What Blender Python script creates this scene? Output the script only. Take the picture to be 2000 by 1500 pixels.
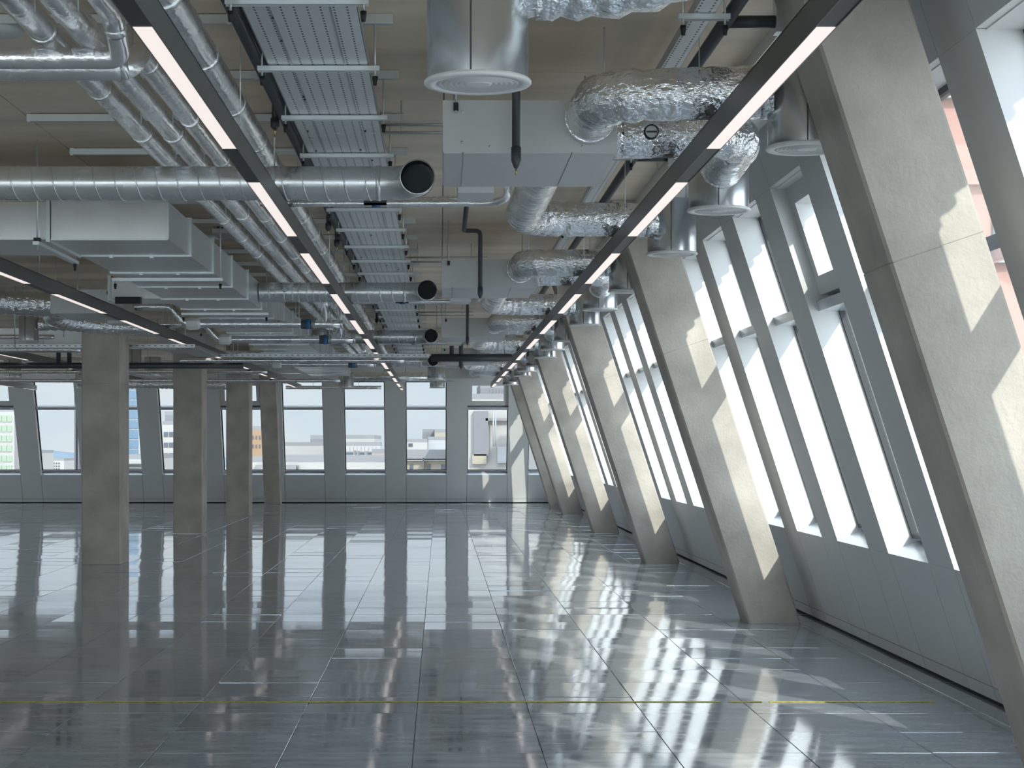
import bpy, math, random
from mathutils import Vector, Matrix
random.seed(7)
for o in list(bpy.data.objects): bpy.data.objects.remove(o)
SC = bpy.context.scene
COL = SC.collection
# ------------------------------------------------------------------ camera, sky, sun, exposure
F = 3450.0; CX, CY = 860.0, 866.0; EYE = 1.43          # focal length (px of a 2000 px frame), vanishing point, eye height
cam = bpy.data.cameras.new('camera'); cam.sensor_width = 36; cam.lens = F/2000*36
cam.shift_x = (1000-CX)/2000; cam.shift_y = (CY-750)/2000; cam.clip_end = 6000
co = bpy.data.objects.new('camera', cam); co.location = (0, 0, EYE); co.rotation_euler = (math.pi/2, 0, 0)
COL.objects.link(co); SC.camera = co
SC.view_settings.view_transform = 'Standard'; SC.view_settings.look = 'None'
SC.view_settings.gamma = 1; SC.view_settings.use_curve_mapping = False
SC.cycles.diffuse_bounces = 6; SC.cycles.glossy_bounces = 6
SC.view_settings.exposure = 1.15
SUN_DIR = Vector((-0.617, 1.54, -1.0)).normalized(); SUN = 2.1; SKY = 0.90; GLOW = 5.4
w = bpy.data.worlds.new('sky'); SC.world = w; w.use_nodes = True
nt = w.node_tree; nt.nodes.clear(); N = nt.nodes.new; L = nt.links.new
wo = N('ShaderNodeOutputWorld'); bg = N('ShaderNodeBackground'); bg.inputs[1].default_value = SKY
tc = N('ShaderNodeTexCoord'); sp = N('ShaderNodeSeparateXYZ'); L(tc.outputs['Generated'], sp.inputs[0])
rp = N('ShaderNodeValToRGB'); L(sp.outputs[2], rp.inputs[0])
e = rp.color_ramp.elements; e[0].position = 0.0; e[0].color = (.365, .415, .465, 1); e[1].position = .7; e[1].color = (.27, .36, .49, 1)
x = rp.color_ramp.elements.new(.10); x.color = (.32, .385, .465, 1)
mp = N('ShaderNodeMapping'); mp.inputs['Scale'].default_value = (1.6, 1.6, 7.0); L(tc.outputs['Generated'], mp.inputs[0])
nz = N('ShaderNodeTexNoise'); nz.inputs['Scale'].default_value = 2.6; nz.inputs['Detail'].default_value = 6; L(mp.outputs[0], nz.inputs[0])
cr = N('ShaderNodeValToRGB'); L(nz.outputs[0], cr.inputs[0]); cr.color_ramp.elements[0].position = .36; cr.color_ramp.elements[1].position = .64
mx = N('ShaderNodeMix'); mx.data_type = 'RGBA'; L(cr.outputs[0], mx.inputs[0]); L(rp.outputs[0], mx.inputs[6]); mx.inputs[7].default_value = (.445, .455, .47, 1)
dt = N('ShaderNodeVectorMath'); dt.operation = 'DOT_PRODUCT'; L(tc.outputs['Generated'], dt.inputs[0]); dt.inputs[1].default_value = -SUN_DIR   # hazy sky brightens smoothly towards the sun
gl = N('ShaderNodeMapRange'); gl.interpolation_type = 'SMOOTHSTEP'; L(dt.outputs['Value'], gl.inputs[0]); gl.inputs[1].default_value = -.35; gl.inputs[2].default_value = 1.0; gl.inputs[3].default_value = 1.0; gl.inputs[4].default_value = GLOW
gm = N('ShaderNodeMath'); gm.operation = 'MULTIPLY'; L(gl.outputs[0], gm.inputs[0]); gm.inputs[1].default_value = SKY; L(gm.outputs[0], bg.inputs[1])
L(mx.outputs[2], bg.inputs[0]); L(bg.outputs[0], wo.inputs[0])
sl = bpy.data.lights.new('sun', 'SUN'); sl.energy = SUN; sl.angle = math.radians(.53); sl.color = (1, .95, .87)
so = bpy.data.objects.new('sun', sl); so.rotation_euler = SUN_DIR.to_track_quat('-Z', 'Y').to_euler(); so.location = (30, -60, 50); COL.objects.link(so)

# ------------------------------------------------------------------ helpers
def at(px, py, Y):                                      # a photograph pixel at depth Y as a point
    return Vector(((px-CX)*Y/F, Y, EYE-(py-CY)*Y/F))
class MB:
    def __init__(s): s.v = []; s.f = []; s.sm = []
    def face(s, idx, smooth=False): s.f.append(tuple(idx)); s.sm.append(smooth)
    def hexa(s, p):                                     # bottom ring p0..p3 ccw from above, top ring p4..p7
        b = len(s.v); s.v += [tuple(q) for q in p]
        for q in ((3,2,1,0),(4,5,6,7),(0,1,5,4),(1,2,6,5),(2,3,7,6),(3,0,4,7)): s.face([b+i for i in q])
        return s
    def box(s, x0, x1, y0, y1, z0, z1):
        return s.hexa([(x0,y0,z0),(x1,y0,z0),(x1,y1,z0),(x0,y1,z0),(x0,y0,z1),(x1,y0,z1),(x1,y1,z1),(x0,y1,z1)])
    def prism(s, prof, y0, y1, f=None):                 # closed (a,b) profile extruded along the second axis
        f = f or (lambda a, t, b: (a, t, b)); n = len(prof); b = len(s.v)
        for t in (y0, y1): s.v += [tuple(f(a, t, c)) for a, c in prof]
        s.face([b+i for i in range(n)]); s.face([b+n+i for i in reversed(range(n))])
        for i in range(n): j = (i+1) % n; s.face((b+i, b+n+i, b+n+j, b+j))
        return s
    def tube(s, path, r, seg=16, caps=True, smooth=True):
        P = [Vector(p) for p in path]; n = len(P); b = len(s.v)
        R = r if isinstance(r, (list, tuple)) else [r]*n
        T = []
        for i in range(n):
            d = (P[min(i+1, n-1)]-P[i]); e_ = (P[i]-P[max(i-1, 0)])
            d = d.normalized() if d.length > 1e-7 else Vector(); e_ = e_.normalized() if e_.length > 1e-7 else Vector()
            t = d+e_; T.append(t.normalized() if t.length > 1e-6 else (d if d.length else e_))
        up = Vector((0,0,1)) if abs(T[0].z) < .9 else Vector((1,0,0))
        a = T[0].cross(up).normalized()
        for i in range(n):
            a = (a-T[i]*a.dot(T[i])).normalized(); c = T[i].cross(a)
            k = 1.0
            if 0 < i < n-1:
                d = (P[i+1]-P[i]).normalized(); k = 1/max(.5, abs(d.dot(T[i])))
            for j in range(seg):
                t = 2*math.pi*j/seg; s.v.append(tuple(P[i]+(a*math.cos(t)+c*math.sin(t))*R[i]))
        for i in range(n-1):
            for j in range(seg):
                q = (j+1) % seg; s.face((b+i*seg+j, b+i*seg+q, b+(i+1)*seg+q, b+(i+1)*seg+j), smooth)
        if caps:
            s.face([b+j for j in reversed(range(seg))]); s.face([b+(n-1)*seg+j for j in range(seg)])
        return s
    def lathe(s, prof, c, axis=2, seg=32, smooth=True):  # (radius, height) profile about an axis through c
        b = len(s.v); n = len(prof); c = Vector(c)
        for r, h in prof:
            for j in range(seg):
                t = 2*math.pi*j/seg; p = [0, 0, 0]
                p[axis] = h; p[(axis+1) % 3] = r*math.cos(t); p[(axis+2) % 3] = r*math.sin(t); s.v.append(tuple(c+Vector(p)))
        for i in range(n-1):
            for j in range(seg):
                q = (j+1) % seg; s.face((b+i*seg+j, b+i*seg+q, b+(i+1)*seg+q, b+(i+1)*seg+j), smooth)
        return s
    def disc(s, c, r, axis=2, seg=24, flip=False):
        b = len(s.v); c = Vector(c)
        for j in range(seg):
            t = 2*math.pi*j/seg; p = [0, 0, 0]; p[(axis+1) % 3] = r*math.cos(t); p[(axis+2) % 3] = r*math.sin(t); s.v.append(tuple(c+Vector(p)))
        i = [b+j for j in range(seg)]; s.face(i[::-1] if flip else i); return s
    def mesh(s, name, org=Vector()):
        m = bpy.data.meshes.new(name); ox, oy, oz = org
        m.from_pydata([(a-ox, b-oy, c-oz) for a, b, c in s.v], [], s.f)
        m.polygons.foreach_set('use_smooth', s.sm); m.update(); return m
def org_of(o):
    p = Vector()
    while o: p += o.location; o = o.parent
    return p
def obj(name, mb, m, parent=None, loc=None):
    L0 = org_of(parent) if parent else Vector(loc or (0,0,0))
    me = mb.mesh(name, L0) if isinstance(mb, MB) else mb
    if not me.materials: me.materials.append(m)
    o = bpy.data.objects.new(name, me); COL.objects.link(o)
    if parent: o.parent = parent
    else: o.location = L0
    return o
def tag(o, label=None, cat=None, group=None, kind=None):
    for k, v_ in (('label', label), ('category', cat), ('group', group), ('kind', kind)):
        if v_: o[k] = v_
    return o
def thing(name, label, cat, loc, group=None):
    o = bpy.data.objects.new(name, None); o.empty_display_size = .1; COL.objects.link(o); o.location = loc
    return tag(o, label, cat, group)
def struct(name, mb, m, loc=None): return tag(obj(name, mb, m, None, loc), kind='structure')
def sempty(name, loc):
    o = bpy.data.objects.new(name, None); o.empty_display_size = .1; COL.objects.link(o); o.location = loc; o['kind'] = 'structure'; return o
def dup(root, d, label=None):
    r = root.copy(); COL.objects.link(r); r.location = root.location+Vector(d)
    if label: r['label'] = label
    for ch in list(root.children):
        c = ch.copy(); COL.objects.link(c); c.parent = r
        for g in list(ch.children):
            h = g.copy(); COL.objects.link(h); h.parent = c
    return r
def rounded(path, rad, n=6):                            # polyline with its corners turned into bends
    P = [Vector(p) for p in path]; out = [P[0]]
    for i in range(1, len(P)-1):
        a = (P[i-1]-P[i]); b = (P[i+1]-P[i]); r = min(rad, a.length*.49, b.length*.49); a.normalize(); b.normalize()
        A = P[i]+a*r; B = P[i]+b*r
        for k in range(n+1):
            t = k/n; out.append(A*(1-t)**2+P[i]*2*t*(1-t)+B*t*t)
    out.append(P[-1]); return out
ORD = ['nearest', 'second', 'third', 'fourth', 'fifth', 'sixth', 'seventh', 'eighth', 'ninth', 'tenth', 'eleventh', 'twelfth',
       'thirteenth', 'fourteenth', 'fifteenth', 'sixteenth', 'seventeenth', 'eighteenth', 'nineteenth', 'twentieth']
def nth(i): return ORD[i] if i < len(ORD) else '%dth' % (i+1)

# ------------------------------------------------------------------ materials
def mat(name, col, rough=.5, metal=0.0, nscale=0, namt=0.0, bump=0.0, bscale=None, stretch=(1,1,1), rvar=0.0, spec=.5, detail=4, emit=None, estr=0, per_obj=0.0, island=False):
    m = bpy.data.materials.new(name); m.use_nodes = True; t = m.node_tree; b = t.nodes['Principled BSDF']
    b.inputs['Base Color'].default_value = (*col, 1); b.inputs['Roughness'].default_value = rough; b.inputs['Metallic'].default_value = metal
    b.inputs['Specular IOR Level'].default_value = spec
    if emit: b.inputs['Emission Color'].default_value = (*emit, 1); b.inputs['Emission Strength'].default_value = estr
    K = t.links.new; src = None
    if nscale or bump:
        tc = t.nodes.new('ShaderNodeTexCoord'); mp = t.nodes.new('ShaderNodeMapping'); mp.inputs['Scale'].default_value = stretch
        ge = t.nodes.new('ShaderNodeNewGeometry'); K(ge.outputs['Position'], mp.inputs[0])
    if nscale:
        nz = t.nodes.new('ShaderNodeTexNoise'); nz.inputs['Scale'].default_value = nscale; nz.inputs['Detail'].default_value = detail; K(mp.outputs[0], nz.inputs[0])
        mr = t.nodes.new('ShaderNodeMapRange'); mr.inputs[1].default_value = .3; mr.inputs[2].default_value = .7
        mr.inputs[3].default_value = 1-namt; mr.inputs[4].default_value = 1+namt; K(nz.outputs[0], mr.inputs[0])
        val = mr.outputs[0]
        if per_obj:
            oi = t.nodes.new('ShaderNodeObjectInfo'); rn = oi.outputs['Random']
            if island: g2 = t.nodes.new('ShaderNodeNewGeometry'); rn = g2.outputs['Random Per Island']
            m2 = t.nodes.new('ShaderNodeMapRange'); m2.inputs[3].default_value = 1-per_obj; m2.inputs[4].default_value = 1+per_obj; K(rn, m2.inputs[0])
            mu = t.nodes.new('ShaderNodeMath'); mu.operation = 'MULTIPLY'; K(val, mu.inputs[0]); K(m2.outputs[0], mu.inputs[1]); val = mu.outputs[0]
        vm = t.nodes.new('ShaderNodeVectorMath'); vm.operation = 'SCALE'; vm.inputs[0].default_value = col; K(val, vm.inputs['Scale']); K(vm.outputs[0], b.inputs['Base Color'])
        if rvar:
            r2 = t.nodes.new('ShaderNodeMapRange'); r2.inputs[1].default_value = .3; r2.inputs[2].default_value = .7
            r2.inputs[3].default_value = rough-rvar; r2.inputs[4].default_value = rough+rvar; K(nz.outputs[0], r2.inputs[0]); K(r2.outputs[0], b.inputs['Roughness'])
    if bump:
        n2 = t.nodes.new('ShaderNodeTexNoise'); n2.inputs['Scale'].default_value = bscale or nscale; n2.inputs['Detail'].default_value = 3; K(mp.outputs[0], n2.inputs[0])
        bp = t.nodes.new('ShaderNodeBump'); bp.inputs['Strength'].default_value = bump; bp.inputs['Distance'].default_value = .02; K(n2.outputs[0], bp.inputs['Height']); K(bp.outputs[0], b.inputs['Normal'])
    return m
M = {}
M['column'] = mat('column_concrete', (.46,.425,.37), .75, 0, 2.6, .20, .2, 45, detail=9)
M['soffit'] = mat('soffit_concrete', (.84,.71,.56), .6, 0, .9, .22, .05, 12, (.45,1.6,1))
M['gap'] = mat('dark_gap', (.03,.03,.03), .8)
M['paint'] = mat('grey_metal_paint', (.66,.665,.655), .40, 0, .7, .03)
M['floor'] = mat('steel_floor_tile', (.47,.515,.56), .066, .38, 3.5, .22, 0.006, 2.0, (1,3,1), .022, .9, 6, per_obj=.10)
M['floor2'] = mat('steel_floor_tile_far', (.47,.515,.56), .066, .38, 3.5, .22, 0.006, 2.0, (1,3,1), .022, .9, 6, per_obj=.10, island=True)
M['subfloor'] = mat('subfloor', (.05,.05,.05), .8)
M['sill'] = mat('sill_metal', (.66,.70,.74), .22, .5)
M['galv'] = mat('galvanised_steel', (.78,.80,.80), .27, .75, 5, .05, rvar=.04)
M['drum'] = mat('spun_steel_drum', (.70,.73,.745), .27, .92, 3, .03)
M['galv_dull'] = mat('dull_galvanised_sheet', (.68,.69,.69), .34, .75, 4, .05, rvar=.05)
M['foil'] = mat('crinkled_foil', (.93,.94,.95), .17, .96, 6, .08, .8, 34, (.7,1,1.2), .06)
M['pipefoil'] = mat('pipe_foil', (.91,.92,.93), .24, .88, 5, .06, .25, 26, (1,.5,1), .08)
M['fcu'] = mat('grey_unit_casing', (.60,.61,.60), .42, .25, 2, .03)
M['strut'] = mat('steel_channel', (.66,.70,.70), .36, .6)
M['tray'] = mat('perforated_tray', (.52,.55,.57), .36, .85, 5, .06)
M['dark'] = mat('dark_grey_plastic', (.055,.06,.068), .42)
M['dtray'] = mat('dark_tray_flange', (.10,.11,.12), .4, .5)
M['housing'] = mat('anodised_light_housing', (.105,.105,.105), .38, .2)
M['blank'] = mat('light_blank_cover', (.05,.05,.052), .45)
M['lamp'] = mat('lamp_diffuser', (.3,.29,.28), .5, 0, emit=(1,.895,.85), estr=.40)
M['white'] = mat('white_plastic', (.74,.75,.74), .45)
M['disc'] = mat('white_diffuser_plate', (.80,.80,.78), .5)
M['black'] = mat('black_rubber', (.015,.015,.016), .5)
M['blue'] = mat('blue_valve', (.03,.13,.32), .4)
M['brass'] = mat('brass', (.55,.42,.18), .3, .9)
M['tape'] = mat('yellow_tape', (.55,.46,.10), .5, 0, 30, .35, spec=.3)
M['duct_shade'] = mat('duct_mouth_shade', (.05,.06,.065), .5, .5)  # near-black colour standing in for the shade inside the duct mouths
M['gasket'] = mat('window_gasket', (.03,.032,.034), .5)
def glassmat():                                          # thin pane: clear, with a mirror share that grows at grazing angles
    m = bpy.data.materials.new('window_glass'); m.use_nodes = True; t = m.node_tree; t.nodes.clear(); K = t.links.new
    o = t.nodes.new('ShaderNodeOutputMaterial'); a = t.nodes.new('ShaderNodeBsdfTransparent'); a.inputs[0].default_value = (.95,.975,.97,1)
    g = t.nodes.new('ShaderNodeBsdfGlossy'); g.inputs['Roughness'].default_value = .02
    ge = t.nodes.new('ShaderNodeNewGeometry'); d = t.nodes.new('ShaderNodeVectorMath'); d.operation = 'DOT_PRODUCT'; K(ge.outputs['Normal'], d.inputs[0]); K(ge.outputs['Incoming'], d.inputs[1])
    def ma(op, x, y):
        n = t.nodes.new('ShaderNodeMath'); n.operation = op
        for i, q in enumerate((x, y)):
            if q is None: continue
            if isinstance(q, (int, float)): n.inputs[i].default_value = q
            else: K(q, n.inputs[i])
        return n.outputs[0]
    f = ma('ADD', ma('MULTIPLY', ma('POWER', ma('SUBTRACT', 1.0, ma('ABSOLUTE', d.outputs['Value'], None)), 5.0), .9), .03)
    mx = t.nodes.new('ShaderNodeMixShader'); K(f, mx.inputs[0]); K(a.outputs[0], mx.inputs[1]); K(g.outputs[0], mx.inputs[2]); K(mx.outputs[0], o.inputs[0]); return m
M['glass'] = glassmat()
def traymat():                                           # rows of small punched holes as a printed pattern of dark dots
    m = mat('punched_tray_base', (.80,.82,.82), .34, .45); t = m.node_tree; b = t.nodes['Principled BSDF']; K = t.links.new
    ge = t.nodes.new('ShaderNodeNewGeometry'); s = t.nodes.new('ShaderNodeSeparateXYZ'); K(ge.outputs['Position'], s.inputs[0])
    def md(sock, per, half):
        a = t.nodes.new('ShaderNodeMath'); a.operation = 'PINGPONG'; K(sock, a.inputs[0]); a.inputs[1].default_value = per/2
        c = t.nodes.new('ShaderNodeMath'); c.operation = 'LESS_THAN'; K(a.outputs[0], c.inputs[0]); c.inputs[1].default_value = half; return c.outputs[0]
    u = md(s.outputs[0], .052, .004); v_ = md(s.outputs[1], .045, .010)
    mu = t.nodes.new('ShaderNodeMath'); mu.operation = 'MULTIPLY'; K(u, mu.inputs[0]); K(v_, mu.inputs[1])
    mx = t.nodes.new('ShaderNodeMix'); mx.data_type = 'RGBA'; K(mu.outputs[0], mx.inputs[0]); mx.inputs[6].default_value = (.80,.82,.82,1); mx.inputs[7].default_value = (.02,.02,.02,1)
    K(mx.outputs[2], b.inputs['Base Color']); return m
M['punched'] = traymat()

# ------------------------------------------------------------------ shell
PITCH = 7.1; BAY = 1.42; WX = 3.05; KR = .325; WY = 42.5; KB = .42; SOF = 3.36; SILL = .74; HEAD = 3.03
PR = lambda u, off, z: (WX-KR*z+off, u, z)
PB = lambda u, off, z: (u, WY-KB*z+off, z)
PL = lambda u, off, z: (-15-(-KR*z)-off, u, z)
PF = lambda u, off, z: (u, -1.8+KB*z-off, z)
def sk(mb, P, u0, u1, o0, o1, z0, z1):
    mb.hexa([P(u0,o0,z0), P(u1,o0,z0), P(u1,o1,z0), P(u0,o1,z0), P(u0,o0,z1), P(u1,o0,z1), P(u1,o1,z1), P(u0,o1,z1)]); return mb
# floor: a dark bed and the raised steel tiles
fl = struct('floor', MB().box(-16, 3.2, -5.2, 42.7, -.09, -.045), M['subfloor'])
tm = MB(); h = .2987; b_ = .0018
tm.v = [(-h,-h,-.04),(h,-h,-.04),(h,h,-.04),(-h,h,-.04),(-h,-h,-b_),(h,-h,-b_),(h,h,-b_),(-h,h,-b_),(-h+b_,-h+b_,0),(h-b_,-h+b_,0),(h-b_,h-b_,0),(-h+b_,h-b_,0)]
for q in ((0,1,5,4),(1,2,6,5),(2,3,7,6),(3,0,4,7),(4,5,9,8),(5,6,10,9),(6,7,11,10),(7,4,8,11),(8,9,10,11)): tm.face(q)
tme = tm.mesh('floor_tile'); tme.materials.append(M['floor'])
cells = []
for i in range(-26, 6):
    for j in range(-9, 70):
        cx, cy = -.126+.6*i+.3, .365+.6*j+.3
        if cx < -15 or cx > 3.2 or cy < -5 or cy > 42.3: continue
        u = CX+cx*F/max(cy, .1); v_ = CY+EYE*F/max(cy, .1)
        vis = cy > 7 and -60 < u < 2060 and v_ < 1560
        cells.append(((0 if vis else 1), cy if vis else 99, cx, cy))
cells.sort()
far = MB()
for n, (nv, _, cx, cy) in enumerate(cells):
    tx, ty = random.gauss(0, .0034), random.gauss(0, .0016)
    if n < 300 and not nv:
        o = bpy.data.objects.new('floor_tile', tme); COL.objects.link(o); o.parent = fl; o.location = (cx, cy, -.001); o.rotation_euler = (tx, ty, 0)
    else:
        k = len(far.v)
        for p in tm.v: far.v.append((cx+p[0], cy+p[1], p[2]-.001+p[1]*tx-p[0]*ty))
        for q in tm.f: far.face([k+a for a in q])
tag(obj('distant_floor_tiles', far, M['floor2'], fl), kind='stuff')
obj('edge_strip', MB().box(-15, 3.2, 42.37, 42.53, -.04, -.001), M['floor2'], fl)
# ceiling: slab and its cast panels
cl = struct('ceiling', MB().box(-15.5, 2.08, -5.2, 42.7, SOF+.012, SOF+.3), M['gap'])
xs = [-15.4,-12.4,-9.9,-7.4,-4.9,-2.44,.02,2.0]
for i in range(len(xs)-1):
    y = -5.0
    while y < 42:
        y1 = min(y+3.55, 42.0)
        obj('soffit_panel', MB().box(xs[i]+.003, xs[i+1]-.003, y+.003, y1-.003, SOF+random.uniform(0,.002), SOF+.02), M['soffit'], cl); y = y1

def window_wall(P, name, us, half, u0, u1, n0, vent, z_sof, SILL=.74, tz=2.26, HEAD=HEAD):
    pr = lambda prof, a, b: MB().prism(prof, a, b, lambda o_, t_, z_: P(t_, o_, z_))
    G0, T1 = SILL+.095, tz+.10
    core = MB(); sk(core, P, u0, u1, .03, .24, -.1, SILL-.02); sk(core, P, u0, u1, .03, .24, HEAD+.02, 3.9)
    wall = struct(name, core, M['gap'])
    g = .004
    for i, u in enumerate(us):
        a, b = max(u-half, u0), min(u+half, u1)
        if b-a < .06: continue
        obj('mullion', sk(MB(), P, a, b, 0, .235, SILL, HEAD), M['paint'], wall)
        obj('dado_panel', sk(MB(), P, a+g, b-g, 0, .04, .10, SILL-.001), M['paint'], wall)
        obj('plinth_panel', sk(MB(), P, a+g, b-g, 0.002, .04, .018, .095), M['paint'], wall)
        obj('head_panel', sk(MB(), P, a+g, b-g, 0, .04, HEAD+.001, z_sof+.05), M['paint'], wall)
    n = n0
    for i in range(len(us)-1):
        lo, hi = (us[i]+half, us[i+1]-half) if us[i] < us[i+1] else (us[i+1]+half, us[i]-half)
        lo, hi = max(lo, u0), min(hi, u1)
        if hi-lo < .1: continue
        obj('dado_panel', sk(MB(), P, lo+g, hi-g, 0, .04, .10, SILL-.001), M['paint'], wall)
        obj('plinth_panel', sk(MB(), P, lo+g, hi-g, 0.002, .04, .018, .095), M['paint'], wall)
        obj('head_panel', sk(MB(), P, lo+g, hi-g, 0, .04, HEAD+.001, z_sof+.05), M['paint'], wall)
        win = sempty('window_%d' % n, P((lo+hi)/2, .1, SILL)); n += 1
        obj('sill', pr([(.001, SILL-.035), (.235, SILL-.035), (.235, G0), (.001, SILL)], lo, hi), M['sill'], win)
        obj('head_lining', sk(MB(), P, lo, hi, .04, .235, HEAD-.004, HEAD+.02), M['paint'], win)
        fr = MB(); fw = .022
        for a, b, c, d in ((lo, hi, G0, G0+.028), (lo, hi, HEAD-.03, HEAD-.004), (lo, lo+fw, G0+.028, HEAD-.03), (hi-fw, hi, G0+.028, HEAD-.03)): sk(fr, P, a, b, .18, .225, c, d)
        obj('frame', fr, M['gasket'], win)
        obj('transom', pr([(.06, tz), (.235, tz), (.235, T1), (.195, T1), (.06, tz+.06)], lo, hi), M['sill'], win)
        obj('pane', sk(MB(), P, lo+fw, hi-fw, .198, .204, G0+.028, tz), M['glass'], win)
        if vent(i):
            vf = MB(); t_ = .11
            for a, b, c, d in ((lo, hi, T1, T1+t_), (lo, hi, HEAD-t_, HEAD-.004), (lo, lo+t_, T1+t_, HEAD-t_), (hi-t_, hi, T1+t_, HEAD-t_)): sk(vf, P, a, b, .10, .235, c, d)
            v_ = obj('vent_frame', vf, M['paint'], win)
            obj('pane', sk(MB(), P, lo+t_, hi-t_, .195, .201, T1+t_, HEAD-t_), M['glass'], v_)
        else:
            obj('pane', sk(MB(), P, lo+fw, hi-fw, .198, .204, T1, HEAD-.03), M['glass'], win)
    return wall, n
COLY = [6.9+PITCH*k for k in range(6)]; COLY[5] = 39.1
us = [6.97+.1+BAY*k for k in range(-6, 26)]
wr, n = window_wall(PR, 'wall_right', us, .255, -1.9, 42.4, 1, lambda i: (i-6) % 5 == 2, SOF)
# outside the right wall: the row of vertical fins above the window heads
fin = MB(); u = -1.8
while u < 42:
    prof = [(.245, 3.05), (.52, 3.20), (.52, 4.3), (.245, 4.3)]
    fin.prism(prof, u, u+.04, lambda a, t, c: PR(t, a, c)); u += BAY/10
tag(obj('facade_fin', fin, M['paint'], wr), kind='stuff')
pb = 1.455; ub = [1.12+pb/2-pb*k for k in range(-1, 12)]
wb, n = window_wall(PB, 'wall_back', ub, .245, -15.0, 3.4, n, lambda i: (i-1) % 4 == 0, SOF, .68, 2.22, 2.895)
def plain_wall(P, name, u0, u1, n0):                    # the two walls behind the picture: same bays, joined
    m = MB(); sk(m, P, u0, u1, 0, .24, -.1, SILL); sk(m, P, u0, u1, 0, .24, HEAD, 3.9)
    u = u0
    while u < u1: sk(m, P, u, min(u+.5, u1), 0, .235, SILL, HEAD); u += BAY
    struct(name, m, M['paint']); struct('window_%d' % n0, sk(MB(), P, u0, u1, .20, .206, SILL, HEAD), M['glass'])
plain_wall(PL, 'wall_left', -1.9, 42.4, n); plain_wall(PF, 'wall_front', -15, 3.2, n+1)
# skirting services in the recess at the foot of the right wall, and the ceiling edge trim
tr = struct('trim_1', MB().tube([PR(-1.7, .015, .02), PR(42, .015, .02)], .011, 8), M['dark'])
struct('baseboard_back', sk(MB(), PB, -15, 3, .01, .03, 0, .04), M['gap'])
e_ = MB().box(1.56, 1.95, -.3, 41, SOF-.015, SOF+.03).box(1.54, 1.56, -.3, 41, SOF-.07, SOF+.02)
struct('trim_2', e_, M['strut'])

# ------------------------------------------------------------------ columns
def bevel_col(P, u0, u1, o0, o1, z0, z1, c=.013, slope=0.0):
    m = MB(); ring = [(u0+c,o0),(u1-c,o0),(u1,o0+c),(u1,o1-c),(u1-c,o1),(u0+c,o1),(u0,o1-c),(u0,o0+c)]
    zs = [(z0, 0), (2.13, 0), (2.134, .0035), (2.138, 0), (z1, 0)]; uc, oc = (u0+u1)/2, (o0+o1)/2
    for z, ins in zs:
        for u, o in ring: m.v.append(tuple(P(u-math.copysign(ins, u-uc), o-math.copysign(ins, o-oc), z+(slope*(u-u0) if z0 < z < z1 else 0))))
    n_ = 8
    for i in range(len(zs)-1):
        for j in range(n_): q = (j+1) % n_; m.face((i*n_+j, i*n_+q, (i+1)*n_+q, (i+1)*n_+j))
    m.face(list(range(n_))[::-1]); m.face([(len(zs)-1)*n_+j for j in range(n_)]); return m
PC = lambda u, off, z: (2.45-KR*z+u, off, z)
for k, y in enumerate(COLY):
    lab = ['nearest leaning concrete column, cut off by the right edge of the photo', 'second leaning concrete column from the camera along the window wall', 'third leaning concrete column from the camera along the window wall',
           'fourth leaning concrete column from the camera along the window wall', 'fifth leaning concrete column, narrow with sunlit patches, near the far corner', 'farthest leaning concrete column, unlit, in the far right corner'][k]
    tag(obj('concrete_column', bevel_col(PC, 0, .41, y, y+.45, 0, SOF-.0005, slope=.3), M['column'], None, (2.65, y+.2, 0)), lab, 'column', 'leaning columns along the window wall')
PV = lambda u, off, z: (u, off, z)
for k, y in enumerate((20.85, 28.0, 34.9)):
    lab = ['nearest and widest upright concrete column on the left', 'middle upright concrete column on the left', 'farthest upright concrete column on the left'][k]
    tag(obj('concrete_column', bevel_col(PV, -4.235, -3.775, y, y+.58, 0, SOF-.0005), M['column'], None, (-4, y+.3, 0)), lab, 'column', 'upright columns on the left')
PD = lambda u, off, z: (u, 41.35-KB*z+off, z)
tag(obj('concrete_column', bevel_col(PD, -4.12, -3.74, 0, .4, 0, SOF-.0005), M['column'], None, (-3.9, 41.4, 0)), 'slim concrete column leaning towards the room at the far window wall', 'column')

# ------------------------------------------------------------------ linear lights
LP, LIT, T0 = 3.15, 2.17, 5.275
def track(xc, y0, y1, label):
    t = thing('linear_light', label, 'light', (xc, y0, 2.67), 'suspended linear lights')
    wd, zb, zt = .033, 2.67, 2.775
    hs = MB().box(xc-wd, xc-wd+.003, y0, y1, zb, zt).box(xc+wd-.003, xc+wd, y0, y1, zb, zt).box(xc-wd, xc+wd, y0, y1, zt-.004, zt)
    obj('housing', hs, M['housing'], t)
    obj('end_cap', MB().box(xc-wd, xc+wd, y1, y1+.006, zb, zt), M['housing'], t)
    obj('end_cap', MB().box(xc-wd, xc+wd, y0-.006, y0, zb, zt), M['housing'], t)
    y = T0-LP*4
    while y < y1:
        a, b = max(y, y0), min(y+LIT, y1)
        if b > a: obj('diffuser', MB().box(xc-wd+.003, xc+wd-.003, a, b, zb+.002, zb+.012), M['lamp'], t)
        a, b = max(y+LIT, y0), min(y+LP, y1)
        if b > a: obj('blank_cover', MB().box(xc-wd+.003, xc+wd-.003, a, b, zb+.004, zb+.014), M['blank'], t)
        if y0 < y+LIT+.4 < y1: obj('suspension_wire', MB().tube([(xc, y+LIT+.4, zt-.002), (xc, y+LIT+.4, SOF-.0005)], .0025, 6), M['strut'], t)
        y += LP
track(-.888, 1.0, 41.0, 'long black linear light left of the cable tray')
track(1.15, 1.0, 39.2, 'long black linear light beside the leaning columns')
track(-3.21, 12.4, 40.4, 'grey linear light passing in front of the upright columns')
track(-6.15, 4.0, 40.8, 'grey linear light second from the left edge, beyond the upright columns')
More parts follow.
